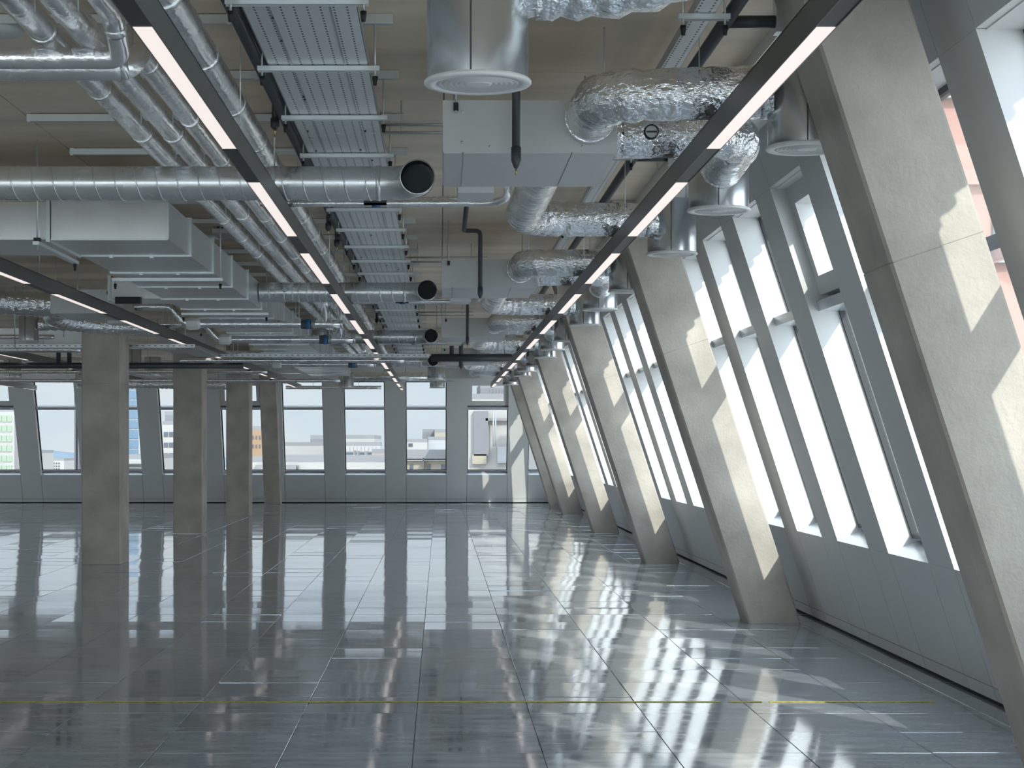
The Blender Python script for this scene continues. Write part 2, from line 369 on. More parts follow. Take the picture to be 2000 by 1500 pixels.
track(-9.4, 12.0, 41.0, 'grey linear light at the far left edge')

# ------------------------------------------------------------------ fan coil units along the window side
def rods(par, pts, z0, z1=SOF-.0005, r=.005, name='hanger_rod', m=None):
    for x, y in pts: o = obj(name, MB().tube([(x, y, z0), (x, y, z1)], r, 6), m or M['strut'], par)
    return o
def fcu(x0, x1, y, label, group, flip=False):
    z0, z1, y1 = 2.78, 3.023, y+1.07
    t = thing('fan_coil_unit', label, 'air unit', ((x0+x1)/2, y+.5, z0), group)
    obj('casing', MB().box(x0, x1, y, y1, z0+.003, z1), M['fcu'], t)
    g = .004; w_ = x1-x0
    for a, b in ((0, .115), (.115, .74), (.74, 1)):
        obj('access_panel', MB().box(x0+w_*a+g, x1-w_*(1-b)-g, y+g, y1-g, z0-.003, z0+.0031), M['fcu'], t)
    for fx, fz in ((.11,.2),(.11,.78),(.42,.2),(.42,.78),(.27,.12),(.80,.12),(.80,.5),(.80,.9)): obj('screw', MB().lathe([(0,-.004),(.006,-.004),(.006,0)], (x0+w_*fx, y, z0+.243*fz), 1, 8), M['strut'], t)
    for hx in (x0+.06, x1-.06):
        for ya, yb, yc in ((y-.012, y-.024, y-.0005), (y1+.012, y1+.0005, y1+.024)):
            hg = rods(t, [(hx, ya)], z1-.06)
            obj('rubber_mount', MB().box(hx-.012, hx+.012, yb, yc, z1-.05, z1-.015), M['black'], hg)
    xa, xb = (x0+.08, x0+.27) if not flip else (x1-.27, x1-.08)
    obj('drip_tray', MB().box(xa, xb, y1+.001, y1+.34, z0-.035, z0+.16), M['fcu'], t)
    return t
FY = [8.2+PITCH*k for k in range(5)]
f0 = fcu(.012, .82, FY[0], 'nearest grey fan coil unit, under the big round diffuser', 'fan coil units beside the cable tray')
for k in range(1, 5): dup(f0, (0, FY[k]-FY[0], 0), '%s grey fan coil unit from the camera, right of the cable tray' % nth(k))
fl0 = fcu(-4.04, -3.38, 18.3, 'grey fan coil unit directly above the nearest upright column', 'fan coil units over the upright columns', True)
dup(fl0, (0, PITCH, 0), 'grey fan coil unit in the shadow behind the nearest upright column'); dup(fl0, (0, 2*PITCH, 0), 'farthest grey fan coil unit over the upright columns')

# foil-wrapped flexible ducts: straight runs crinkled, bends ribbed
def flex(path, r, label, rad=.19, group='foil ducts to the window side diffusers', ends=True):
    p = rounded(path, rad, 9); t = thing('flexible_duct', label, 'duct', p[0], group)
    pts = []; acc = []
    for i in range(len(p)-1):                            # resample finely so the sleeve can be uneven
        n_ = max(1, int((p[i+1]-p[i]).length/.025))
        for k in range(n_): pts.append(p[i].lerp(p[i+1], k/n_))
    pts.append(p[-1]); rr = []
    P = [Vector(q) for q in path]
    for q in pts:
        bend = min([(q-c).length for c in P[1:-1]] or [9])
        rib = .009*math.sin(len(rr)*2.1) if bend < rad*1.1 else random.uniform(-.0035, .0035)
        rr.append(r+rib)
    obj('foil_sleeve', MB().tube(pts, rr, 24), M['foil'], t)
    for c in (.02, .97):
        i = min(len(pts)-3, max(1, int(c*len(pts)))); obj('foil_tape_band', MB().tube([pts[i], pts[i+1], pts[i+2]], [r+.004]*3, 24), M['foil'], t)
    return t
R_ = .112
def fcu_ducts(y, k):
    w_ = '%s fan coil unit' % nth(k)
    flex([(.69, y-.001, 2.93), (.69, y-.56, 2.93), (1.42, y-.66, 2.93)], R_, 'foil duct from the front of the %s, elbow turned to the right' % w_)
    flex([(.821, y+.55, 2.955), (1.50, y+.55, 2.955), (1.50, y+1.24, 2.90)], R_, 'foil duct leaving the right side of the %s' % w_)
    flex([(.56, y+1.072, 2.915), (.53, y+3.35, 2.90), (1.42, y+3.45, 2.90)], R_, 'foil duct from the rear of the %s, curving right' % w_, .3)
for k in range(5): fcu_ducts(FY[k], k) if k < 4 else None
flex([(.69, FY[4]-.001, 2.93), (.69, FY[4]-.56, 2.93), (1.42, FY[4]-.66, 2.93)], R_, 'farthest foil elbow, in front of the fifth fan coil unit')
flex([(.821, FY[4]+.55, 2.955), (1.50, FY[4]+.55, 2.955), (1.50, FY[4]+1.24, 2.90)], R_, 'foil duct leaving the right side of the fifth fan coil unit')
flex([(.25, 5.62, 2.905), (.62, 5.62, 2.905), (.95, 5.35, 2.99), (1.0, 4.2, 3.02), (1.0, 2.4, 2.95)], .122, 'largest foil duct, joining the nearest round diffuser at the top', .3)
# round damper dial on the nearest foil duct
d = thing('damper_dial', 'small round black damper dial on the nearest foil duct', 'dial', (1.14, 8.75-.125, 2.965))
obj('rim', MB().lathe([(.030,-.012),(.036,-.012),(.036,.02),(.030,.02),(.030,-.012)], (1.03, 8.62, 2.95), 1, 20), M['black'], d)
obj('face', MB().lathe([(0,-.006),(.030,-.006)], (1.03, 8.62, 2.95), 1, 20), M['galv'], d)
obj('pointer', MB().box(1.005, 1.055, 8.606, 8.613, 2.946, 2.954), M['dark'], d)

# drum diffusers
def diffuser(x, y, zb, label, group, r=.171, h=.36):
    t = thing('air_diffuser', label, 'diffuser', (x, y, zb), group)
    rd = r*.945
    obj('drum', MB().lathe([(rd, .012), (rd, h), (rd-.01, h+.004), (0, h+.004)], (x, y, zb), 2, 40), M['drum'], t)
    obj('seam', MB().box(x-.16*rd-.002, x-.16*rd+.003, y-rd*.985-.004, y-rd*.95, zb+.014, zb+h-.004), M['dark'], t)
    pr = [(r-.006, .016), (r, .010), (r, .004), (r-.004, 0)]; q = r*.80
    pr += [(q, 0)]
    while q > .04: pr += [(q-.003, .005), (q-.008, .005), (q-.011, 0)]; q -= .0165
    pr += [(q-.004, 0), (0, 0)]
    obj('face_plate', MB().lathe(pr, (x, y, zb), 2, 40), M['disc'], t)
    rods(t, [(x-.6*rd, y), (x+.6*rd, y)], zb+h, SOF-.0005, .004)
    return t
DZ = 2.683
dd = diffuser(1.56, 7.54, DZ, 'nearest drum diffuser of the window row, half behind the nearest leaning column', 'drum diffusers along the window wall')
i = 1
for k in range(5):
    for j, (x, dy) in enumerate(((1.56, 7.54), (1.505, 9.55), (1.54, 11.75))):
        if k == 0 and j == 0: continue
        if k == 4 and j == 2: continue
        dup(dd, (x-1.56, dy+PITCH*k-7.54, 0), '%s drum diffuser from the camera in the window row' % nth(i)); i += 1
diffuser(.119, 5.62, 2.57, 'largest looking round drum diffuser, hanging at the top of the photo', 'drum diffusers over the open floor')
for x, y, z, lab, r in ((-.075, 32.0, 2.57, 'far round diffuser hanging below the end of the cable tray', .171), (-.06, 36.4, 2.57, 'smaller far round diffuser just below another, near the back windows', .165),
        (-1.93, 36.2, 2.57, 'far round diffuser alone against the pillar between two back windows', .165), (-4.94, 21.2, 2.65, 'dark round diffuser with a white plate at the left edge', .122),
        (-7.55, 31.2, 2.58, 'far left round diffuser above the leftmost back window', .16), (-6.95, 34.6, 2.60, 'far left round diffuser right of the one above the leftmost window', .16),
        (-7.45, 36.6, 2.56, 'far round diffuser hanging just left of the nearest upright column', .12), (-4.75, 27.4, 2.60, 'round diffuser seen in the gap right of the nearest upright column', .12),
        (-5.0, 30.7, 2.60, 'shadowed round diffuser left of the middle upright column', .15)):
    diffuser(x, y, z, lab, 'drum diffusers over the open floor', r, .33)

# flexible ducts of the left units
flex([(-4.042, 18.8, 2.90), (-4.6, 18.7, 2.92), (-5.4, 18.0, 3.0), (-6.6, 17.2, 3.05)], .13, 'ribbed foil duct running to the left edge from the unit over the nearest upright column', .5, 'foil ducts on the left')
flex([(-4.042, 19.2, 2.89), (-4.42, 19.75, 2.87), (-4.1, 20.55, 2.80), (-3.3, 20.62, 2.78)], .10, 'foil duct dropping in front of the nearest upright column', .4, 'foil ducts on the left')
flex([(-4.83, 21.2, 2.86), (-4.5, 21.25, 2.86), (-4.32, 21.55, 2.86), (-3.6, 21.62, 2.86)], .072, 'small foil duct feeding the dark diffuser at the left edge', .3, 'foil ducts on the left')
flex([(-8.6, 31.6, 2.92), (-6.9, 32.0, 2.90), (-5.6, 32.8, 2.89)], .10, 'slanting foil duct above the leftmost back windows', .4, 'foil ducts on the left')
flex([(-7.2, 36.5, 2.66), (-6.0, 36.4, 2.66), (-4.4, 36.5, 2.64)], .10, 'low foil duct along the top of the left back windows', .4, 'foil ducts on the left')

# ------------------------------------------------------------------ round spiral ducts
def helix(mb, a, b, r, pitch, rad):
    L_ = abs(b[0]-a[0]); n_ = int(L_/pitch*20); s_ = 1 if b[0] > a[0] else -1; pts = []
    for i in range(n_+1):
        t = 2*math.pi*i/20; pts.append((a[0]+s_*pitch*i/20, a[1]+r*math.cos(t), a[2]+r*math.sin(t)))
    mb.tube(pts, rad, 4, True); return mb
def spiral(xl, y, label, collar):
    z, r, xe = 2.88, .094, -.125
    t = thing('spiral_duct', label, 'duct', (xe, y, z), 'round spiral ducts')
    xm = xe-.2
    obj('straight_run', MB().tube([(xl, y, z), (xm, y, z)], r, 32, False), M['galv'], t)
    obj('spiral_seam', helix(MB(), (xl+(.75 if collar else 0), y, z), (xm, y, z), r, .115, .005), M['galv'], t)
    el = [(xm+.2*math.sin(a), y-.2*(1-math.cos(a)), z) for a in [i*math.pi/2/8 for i in range(9)]]+[(xe-.0, y-.235, z)]
    el = [(p[0], p[1], p[2]) for p in el]
    obj('elbow', MB().tube(el, r, 32, False), M['galv'], t)
    obj('mouth_rim', MB().lathe([(r-.003,-.004),(r+.003,-.004),(r+.003,.01),(r-.003,.01),(r-.003,-.004)], (xe, y-.235, z), 1, 32), M['galv'], t)
    obj('mouth_shade', MB().tube([(xe, y-.234, z), (xe, y-.10, z)], r-.004, 32, False).disc((xe, y-.10, z), r-.004, 1, 32), M['duct_shade'], t)  # dark sleeve and back disc: shade of the open mouth put into the colour
    obj('joint_ring', MB().lathe([(r,-.012),(r+.005,-.012),(r+.005,.012),(r,.012)], (xm-.02, y, z), 0, 32), M['galv'], t)
    if collar:
        for q in (.10, .16, .24, .32, .38, .46, .52, .58, .64):
            obj('collar_ring', MB().lathe([(r,-.006),(r+.006,0),(r,.006)], (xl+q, y, z), 0, 28), M['galv'], t)
        obj('damper_quadrant', MB().lathe([(0,-.01),(.026,-.01),(.028,0),(.022,.02)], (xl+.25, y-r-.004, z+.02), 1, 20), M['strut'], t)
    for hx in (xl+.72, -.925):
        b_ = obj('hanger_band', MB().lathe([(r,-.012),(r+.003,-.012),(r+.003,.012),(r,.012)], (hx, y, z), 0, 28), M['strut'], t)
        rods(b_, [(hx, y)], z+r-.002, SOF-.0005, .004)
    return t
spiral(-4.5, 9.85, 'nearest round spiral duct spanning the left of the photo with an open mouth', False)
s1 = spiral(-1.735, 9.85+PITCH, 'second round spiral duct from the camera, joined to the rectangular duct', True)
for k in (2, 3): dup(s1, (0, PITCH*(k-1), 0), '%s round spiral duct from the camera, joined to the rectangular duct' % nth(k))
t = thing('spiral_duct', 'farthest round spiral duct lying low across the back windows', 'duct', (-1.9, 38.6, 2.76), 'round spiral ducts')
obj('straight_run', MB().tube([(-2.2, 38.6, 2.885), (-.1, 38.6, 2.885)], .10, 28, True), M['galv'], t)
obj('spiral_seam', helix(MB(), (-2.2, 38.6, 2.885), (-.1, 38.6, 2.885), .10, .13, .0024), M['galv'], t)
rods(t, [(-1.7, 38.6), (-.2, 38.6)], 2.98, SOF-.0005, .004)

# ------------------------------------------------------------------ rectangular duct (L-shaped, flanged sections)
t = thing('rectangular_duct', 'big rectangular galvanised duct turning away from the camera on the left', 'duct', (-2.1, 11.3, 2.73))
RX0, RX1, RZ0, RZ1 = -2.5, -1.742, 2.735, 2.976
obj('duct_section', MB().box(-2.49, RX1, 11.3, 12.24, RZ0, RZ1), M['galv_dull'], t)
obj('duct_section', MB().box(-5.5, -2.525, 11.3, 12.24, RZ0-.002, RZ1), M['galv_dull'], t)
obj('flange', MB().box(-2.52, -2.495, 11.28, 12.26, RZ0-.018, RZ1+.02), M['strut'], t)
ed = MB()
for a in (RZ0, RZ1): ed.box(-2.49, RX1, 11.292, 11.3, a-.006, a+.006)
ed.box(RX1-.006, RX1+.006, 11.292, 11.302, RZ0, RZ1)
obj('folded_edge', ed, M['strut'], t)
sb = thing('channel_bracket', 'steel channel on rods under the flange of the rectangular duct corner', 'hanger', (-2.56, 11.8, 2.69))
obj('channel', MB().box(-2.58, -2.54, 11.18, 12.42, 2.688, 2.710), M['strut'], sb)
for y in (11.22, 12.38):
    r_ = rods(sb, [(-2.56, y)], 2.66); obj('rubber_cap', MB().box(-2.58, -2.54, y-.02, y+.02, 2.7105, 2.735) if y < 12 else MB().tube([(-2.56, y, 2.64), (-2.56, y, 2.686)], [.008, .013], 8), M['black'], r_)
y = 12.25; k = 0
while y < 34:
    y1 = y+1.22
    obj('duct_section', MB().box(RX0, RX1, y+.006, y1-.006, RZ0, RZ1), M['galv_dull'], t)
    fg = MB().box(RX0-.018, RX1+.018, y-.008, y+.008, RZ0-.011, RZ0-.0).box(RX0-.018, RX1+.018, y-.012, y+.012, RZ1, RZ1+.018)
    fg.box(RX0-.018, RX0, y-.012, y+.012, RZ0, RZ1).box(RX1, RX1+.018, y-.012, y+.012, RZ0, RZ1)
    f_ = obj('flange', fg, M['strut'], t)
    for cx in (RX0+.22, RX0+.50): obj('clamp', MB().box(cx-.012, cx+.012, y-.02, y+.02, RZ0-.022, RZ0-.0), M['strut'], f_)
    y = y1
def trapeze(x0, x1, y, zt, label, group, over=.05, nm='trapeze_hanger'):
    h_ = thing(nm, label, 'hanger', ((x0+x1)/2, y, zt-.041), group)
    ch = MB().box(x0-over, x1+over, y-.0205, y+.0205, zt-.003, zt).box(x0-over, x1+over, y-.0205, y-.0175, zt-.022, zt-.003).box(x0-over, x1+over, y+.0175, y+.0205, zt-.022, zt-.003)
    obj('channel', ch, M['strut'], h_)
    for x_ in (x0-over+.02, x1+over-.02):
        r_ = obj('threaded_rod', MB().tube([(x_, y, zt-.075), (x_, y, SOF-.0005)], .005, 6), M['strut'], h_)
        obj('rubber_cap', MB().tube([(x_, y, zt-.085), (x_, y, zt-.045)], [.008, .013], 8), M['black'], r_)
    obj('ceiling_bracket', MB().box(x1+over-.07, x1+over+.06, y-.02, y+.02, SOF-.045, SOF-.0005), M['strut'], h_)
    return h_
for i, y in enumerate((13.75, 17.4, 20.9, 25.0)):
    trapeze(RX0, RX1, y, RZ0-.0185, '%s channel hanger from the camera under the rectangular duct' % nth(i), 'hangers under the rectangular duct')
bx = thing('branch_duct', 'dark rectangular branch duct on the left side of the big rectangular duct', 'duct', (-2.8, 16.1, 2.74))
obj('body', MB().box(-3.0, RX0-.02, 16.1, 16.7, 2.75, 2.94), M['galv_dull'], bx)
obj('flange', MB().box(-3.03, -3.0, 16.08, 16.72, 2.73, 2.96), M['strut'], bx)
obj('damper_box', MB().box(-2.95, -2.72, 16.02, 16.098, 2.70, 2.76), M['black'], bx)
rods(bx, [(-2.98, 16.2), (-2.98, 16.6)], 2.9)

# ------------------------------------------------------------------ cable tray over the middle and its hangers
TX0, TX1, TZ = -.772, -.324, 3.13
t = thing('cable_tray', 'wide perforated steel cable tray hung left of the fan coil units', 'cable tray', (-.55, 1, TZ))
y = .8
while y < 38:
    y1 = min(y+3.0, 38)
    b_ = obj('tray_base', MB().box(TX0, TX1, y+.002, y1-.002, TZ, TZ+.003), M['punched'], t)
    obj('rib', MB().box(TX0+.1, TX0+.11, y+.002, y1-.002, TZ-.003, TZ).box(TX1-.11, TX1-.10, y+.002, y1-.002, TZ-.003, TZ), M['tray'], b_); y = y1
obj('side_flange', MB().box(TX1-.002, TX1+.002, .8, 38, TZ, TZ+.055), M['tray'], t)
obj('side_flange', MB().box(TX0-.002, TX0+.002, .8, 38, TZ, TZ+.055), M['tray'], t)
clips = MB()
for k in range(24): x_ = random.choice(range(1, 8))*.052+TX0; y_ = random.uniform(5, 20); clips.box(x_-.004, x_+.004, y_, y_+.014, TZ-.008, TZ)
tag(obj('cable_tie', clips, M['black'], t), kind='stuff')
t = thing('fire_main_pipe', 'dark grey sprinkler pipe along the left edge of the cable tray', 'pipe', (-.87, 1, 3.17))
obj('pipe', MB().tube([(-.835, .8, 3.19), (-.835, 36, 3.19)], .034, 14), M['dark'], t)
h0 = trapeze(TX0, TX1, 6.75, TZ-.004, 'nearest channel hanger under the cable tray, at the top of the photo', 'channel hangers under the cable tray')
for k in range(1, 25):
    y_ = 6.75+1.2*k
    dup(h0, (0, y_-6.75, 0), '%s channel hanger from the camera under the cable tray' % nth(k))

# sprinkler drops beside the tray
def sprinkler(x, y, z0, label):
    s = thing('sprinkler_drop', label, 'sprinkler', (x, y, z0), 'sprinkler drops beside the cable tray')
    obj('drop_pipe', MB().tube([(x, y, 3.34), (x, y, z0+.03)], .017, 12), M['dark'], s)
    obj('socket', MB().tube([(x, y, z0+.08), (x, y, z0+.035), (x, y, z0+.022)], [.024, .024, .015], 12), M['dark'], s)
    obj('sprinkler_head', MB().tube([(x, y, z0+.022), (x, y, z0+.005), (x, y, z0), (x, y, z0-.016), (x, y, z0-.019)], [.007, .007, .003, .003, .013], 10), M['brass'], s)
    return s
s0 = sprinkler(-.885, 9.45, 3.09, 'nearest dark sprinkler drop left of the cable tray')
for k, y in enumerate((13.95, 15.1, 21.05, 24.6)): dup(s0, (0, y-9.45, 0), '%s dark sprinkler drop from the camera beside the cable tray' % nth(k+1))

# ------------------------------------------------------------------ insulated pipes running away from the camera
def ins_pipe(path, r, label, rad=.07, bands=0, group='silver insulated pipes on the left'):
    p = rounded(path, rad, 5); t = thing('insulated_pipe', label, 'pipe', p[0], group)
    pts = []
    for i in range(len(p)-1):
        n_ = max(1, int((p[i+1]-p[i]).length/.12))
        for k in range(n_): pts.append(p[i].lerp(p[i+1], k/n_))
    pts.append(p[-1])
    obj('foil_jacket', MB().tube(pts, [r+random.uniform(-.0018, .0018) for _ in pts], 18), M['pipefoil'], t)
    if bands:
        bd = None; L_ = 0
        i = 6
        while i < len(pts)-1 and pts[i].y < 32:
            d_ = (pts[i+1]-pts[i]).normalized(); c = pts[i]
            obj('jacket_band', MB().tube([c, c+d_*.018, c+d_*.036], r+.0035, 14), M['galv'], t); i += max(2, int(bands/.12))
    return t
PZ = 3.13
ins_pipe([(-1.63, .5, PZ), (-1.63, 37, PZ)], .058, 'leftmost silver insulated pipe running along the ceiling', bands=1.3)
ins_pipe([(-1.462, .5, PZ), (-1.462, 37, PZ)], .058, 'second silver insulated pipe from the left, along the ceiling', bands=1.7)
ins_pipe([(-1.30, .5, PZ), (-1.30, 7.0, PZ), (-1.30, 7.2, 3.0), (-6.0, 7.2, 3.0)], .044, 'silver pipe turning left in an elbow at the top left of the photo', .06, bands=1.6)
ins_pipe([(-6.0, 7.5, 3.02), (-1.31, 7.5, 3.02), (-1.31, 7.66, PZ), (-1.31, 37, PZ)], .050, 'silver pipe coming from the left behind the elbow, then along the ceiling', .1, bands=1.4)
ins_pipe([(-1.04, .5, PZ), (-1.04, 37, PZ)], .070, 'thickest silver insulated pipe, right of the linear light', bands=1.1)
# pipe feeds of the fan coil units (two thin lines behind each spiral duct)
def feed(y, k):
    w_ = nth(k)
    ins_pipe([(-1.04, y, 2.818), (.30, y, 2.818), (.385, y-.1, 2.83), (.385, y-.1, 2.94), (.385, y-.7, 2.94)], .022, '%s thin silver feed pipe from the camera with an elbow under a fan coil unit' % w_, .05, group='thin feed pipes to the fan coil units')
    ins_pipe([(-1.04, y+.075, 2.85), (.16, y+.075, 2.85), (.16, y-.55, 2.85)], .018, '%s upper thin silver feed pipe from the camera, behind a spiral duct' % w_, .05, group='thin feed pipes to the fan coil units')
    v = thing('balancing_valve', '%s blue balancing valve from the camera on a thin feed pipe' % w_, 'valve', (-.38, y, 2.81), 'blue valves on the feed pipes')
    obj('body', MB().box(-.44, -.31, y-.032, y+.1, 2.802, 2.815).box(-.44, -.31, y-.032, y-.024, 2.802, 2.865), M['dtray'], v)
    obj('blue_band', MB().tube([(-.395, y, 2.818), (-.345, y, 2.818)], .0255, 14), M['blue'], v)
for k in range(4): feed(10.2+PITCH*k, k)
# mains crossing under the rectangular duct
def crossing(y, z, xr, zl, k):
    pth = [((-3.12, -3.7, -3.7)[k], y, zl), (-2.76, y, zl), (-2.60, y, z), (xr, y, z)]
    p_ = ins_pipe(pth, .040, ['nearest silver main pipe crossing under the rectangular duct', 'second silver main pipe crossing under the rectangular duct', 'farthest silver main pipe crossing under the rectangular duct'][k], .05, group='mains crossing under the rectangular duct')
    obj('riser', MB().tube([(xr-.16, y, z), (xr-.16, y, PZ-.03)], .038, 14), M['pipefoil'], p_)
    obj('end_cap', MB().tube([(xr, y, z), (xr+.02, y, z)], .042, 14), M['galv'], p_)
    rods(p_, [(-1.66, y), (xr-.1, y)], z+.03, SOF-.0005, .004)
    obj('valve_wrap', MB().lathe([(0,-.07),(.058,-.07),(.064,-.03),(.060,.05),(.045,.07),(0,.07)], (-2.52, y-.02, z), 0, 7, False), M['white'], p_)
    v = thing('balancing_valve', 'blue valve on the %s main pipe crossing under the rectangular duct' % ['nearest', 'second', 'farthest'][k], 'valve', (-1.39, y, z), 'blue valves on the mains')
    xv = xr-.33
    obj('body', MB().tube([(xv-.07, y, z), (xv+.07, y, z)], .052, 8, True, False), M['dtray'], v)
    obj('blue_band', MB().tube([(xv-.022, y, z), (xv+.022, y, z)], .056, 14), M['blue'], v)
    for a in (.035, .048, .06): obj('fin', MB().tube([(xv+a, y, z), (xv+a+.005, y, z)], .054, 10), M['strut'], v)
crossing(18.05, 2.65, -1.02, 2.826, 0); crossing(20.75, 2.65, -1.02, 2.826, 1); crossing(27.3, 2.65, -1.02, 2.826, 2)

# condensate pipes in front of each fan coil unit
def condensate(y, k):
    t = thing('condensate_pipe', 'dark condensate pipe dropping in front of the %s fan coil unit' % nth(k), 'pipe', (.34, y-.27, 2.65), 'condensate pipes')
    obj('pipe', MB().tube(rounded([(.20, y-2.0, 3.24), (.20, y-.27, 3.24), (.34, y-.27, 3.24), (.34, y-.27, 2.72)], .04, 4), .0185, 12), M['dark'], t)
    obj('tundish', MB().tube([(.34, y-.27, 2.76), (.34, y-.27, 2.70), (.34, y-.27, 2.672), (.34, y-.27, 2.665)], [.0225, .0225, .012, .008], 12), M['dark'], t)
    obj('drain_tip', MB().tube([(.34, y-.27, 2.667), (.34, y-.27, 2.635)], .0045, 8), M['brass'], t)
    rods(t, [(.20, y-1.4), (.20, y-.5)], 3.24, SOF-.0005, .004)
for k in range(4): condensate(FY[k], k)
for k in range(4):
    y = 9.95+PITCH*k
    c = thing('conduit_pair', '%s pair of thin steel conduits from the camera, between tray and fan coil unit' % nth(k), 'conduit', (-.1, y, 3.2), 'steel conduits')
    for dz in (0, .045): obj('conduit_tube', MB().tube([(-.33, y, 3.225-dz), (.45, y, 3.225-dz)], .009, 8), M['strut'], c)
    rods(c, [(-.22, y), (.3, y)], 3.17, SOF-.0005, .004)
# ceiling channels carrying the pipe rods
for k in range(26):
    y = 6.75+1.2*k
    c = thing('ceiling_channel', '%s thin steel channel from the camera on the soffit above the pipes' % nth(k), 'channel', (-1.6, y, 3.31), 'steel channels on the soffit')
    obj('channel', MB().box(-2.42, -.93, y-.0205, y+.0205, SOF-.044, SOF-.004), M['strut'], c)
    rods(c, [(-1.55, y), (-1.385, y), (-1.18, y)], PZ-.05, SOF-.03, .004, 'pipe_rod')
    for a in (-2.415, -.96): obj('fixing', MB().box(a, a+.018, y-.02, y+.02, SOF-.05, SOF-.0005), M['strut'], c)
# right side: narrow tray, dark drain pipe with branches
t = thing('narrow_cable_tray', 'narrow perforated cable tray above the foil ducts on the right', 'cable tray', (1.08, 4, 3.18))
obj('tray_base', MB().box(1.03, 1.115, 2, 34, 3.18, 3.183), M['punched'], t)
obj('side_flange', MB().box(1.028, 1.031, 2, 34, 3.18, 3.22).box(1.114, 1.117, 2, 34, 3.18, 3.22), M['tray'], t)
for i in range(8):
    y = 7.2+3.55*i
    trapeze(1.0, 1.15, y, 3.178, '%s small channel hanger from the camera under the narrow tray' % nth(i), 'hangers under the narrow tray', .03)
t = thing('drain_pipe', 'dark drain pipe with side branches beside the narrow cable tray', 'pipe', (1.2, 3, 3.2))
obj('main_pipe', MB().tube([(1.21, 2.5, 3.22), (1.21, 30, 3.22)], .030, 14), M['dark'], t)
for k in range(4):
    y = 7.4+PITCH*k*.5 if k < 2 else 14.5+PITCH*(k-2)
    b_ = obj('branch', MB().tube([(1.21, y+.1, 3.22), (1.44, y+.1, 3.22)], .027, 12), M['dark'], t)
    obj('pipe_clip', MB().box(1.42, 1.45, y+.06, y+.14, 3.17, SOF-.0005), M['strut'], b_)
# light pad and emergency fitting
p_ = thing('ceiling_light_pad', 'white square light fitting on the soffit beside the leftmost pipe', 'light', (-2.0, 15.9, 3.33))
obj('cover', MB().box(-2.03, -1.72, 15.7, 16.1, 3.30, SOF-.02), M['white'], p_); obj('base', MB().box(-1.99, -1.76, 15.74, 16.06, SOF-.021, SOF-.0005), M['dtray'], p_)
p_ = thing('ceiling_speaker', 'pale round ceiling speaker cut off by the top left corner', 'speaker', (-1.98, 8.0, 3.3))
obj('body', MB().lathe([(0, 0), (.10, 0), (.11, .02), (.11, .07), (0, .07)], (-2.01, 8.05, 3.293), 2, 28), M['white'], p_)
# perforated tray crossing the middle distance with a dark pipe below it
t = thing('crossing_cable_tray', 'perforated cable tray zigzagging across the middle distance', 'cable tray', (-2.9, 19.6, 2.63))
TRZ = 2.60
def trayrun(x0, x1, y0, y1):
    o = obj('tray_base', MB().box(x0, x1, y0, y1, TRZ, TRZ+.003), M['tray'], t)
    m_ = MB()
    if x1-x0 > y1-y0: m_.box(x0, x1, y0-.002, y0, TRZ, TRZ+.042).box(x0, x1, y1, y1+.002, TRZ, TRZ+.042)
    else: m_.box(x0-.002, x0, y0, y1, TRZ, TRZ+.042).box(x1, x1+.002, y0, y1, TRZ, TRZ+.042)
    obj('side_flange', m_, M['tray'], o)
    h_ = MB(); a, b = (x0, x1) if x1-x0 > y1-y0 else (y0, y1)
    while a < b-.04:
        (h_.box(a, a+.03, y0-.0035, y0-.002, TRZ+.018, TRZ+.026) if x1-x0 > y1-y0 else h_.box(x1+.002, x1+.0035, a, a+.03, TRZ+.018, TRZ+.026)); a += .075
    tag(obj('slot_hole', h_, M['black'], o), kind='stuff')
trayrun(-9.5, -3.0, 21.6, 21.9); trayrun(-3.3, -3.0, 21.905, 23.9); trayrun(-2.99, -.15, 23.9, 24.2)
rods(t, [(-6.4, 21.59), (-5.2, 21.59), (-3.32, 21.59), (-3.32, 23.0), (-2.8, 23.88), (-1.5, 23.88)], TRZ)
ins_pipe([(-3.6, 24.4, 2.575), (-.5, 24.4, 2.575)], .032, 'bright silver pipe just below the crossing cable tray', group='mains crossing under the rectangular duct')
rods(bpy.data.objects[[o.name for o in COL.objects if o.get('label') == 'bright silver pipe just below the crossing cable tray'][0]], [(-2.8, 24.4), (-1.5, 24.4)], 2.6)
t = thing('main_drain', 'thick dark drain pipe crossing below the fan coil units in the distance', 'pipe', (.4, 24.75, 2.63))
obj('pipe', MB().tube([(-.13, 24.75, 2.63), (1.0, 24.75, 2.63)], .055, 16), M['dark'], t)
obj('down_leg', MB().tube([(.16, 24.75, 2.63), (.16, 24.75, 3.1)], .03, 12), M['dark'], t); obj('down_leg', MB().tube([(.29, 24.75, 2.5), (.29, 24.75, 3.1)], .03, 12), M['dark'], t)
rods(t, [(-.05, 24.75), (.9, 24.75)], 2.66, SOF-.0005, .005)
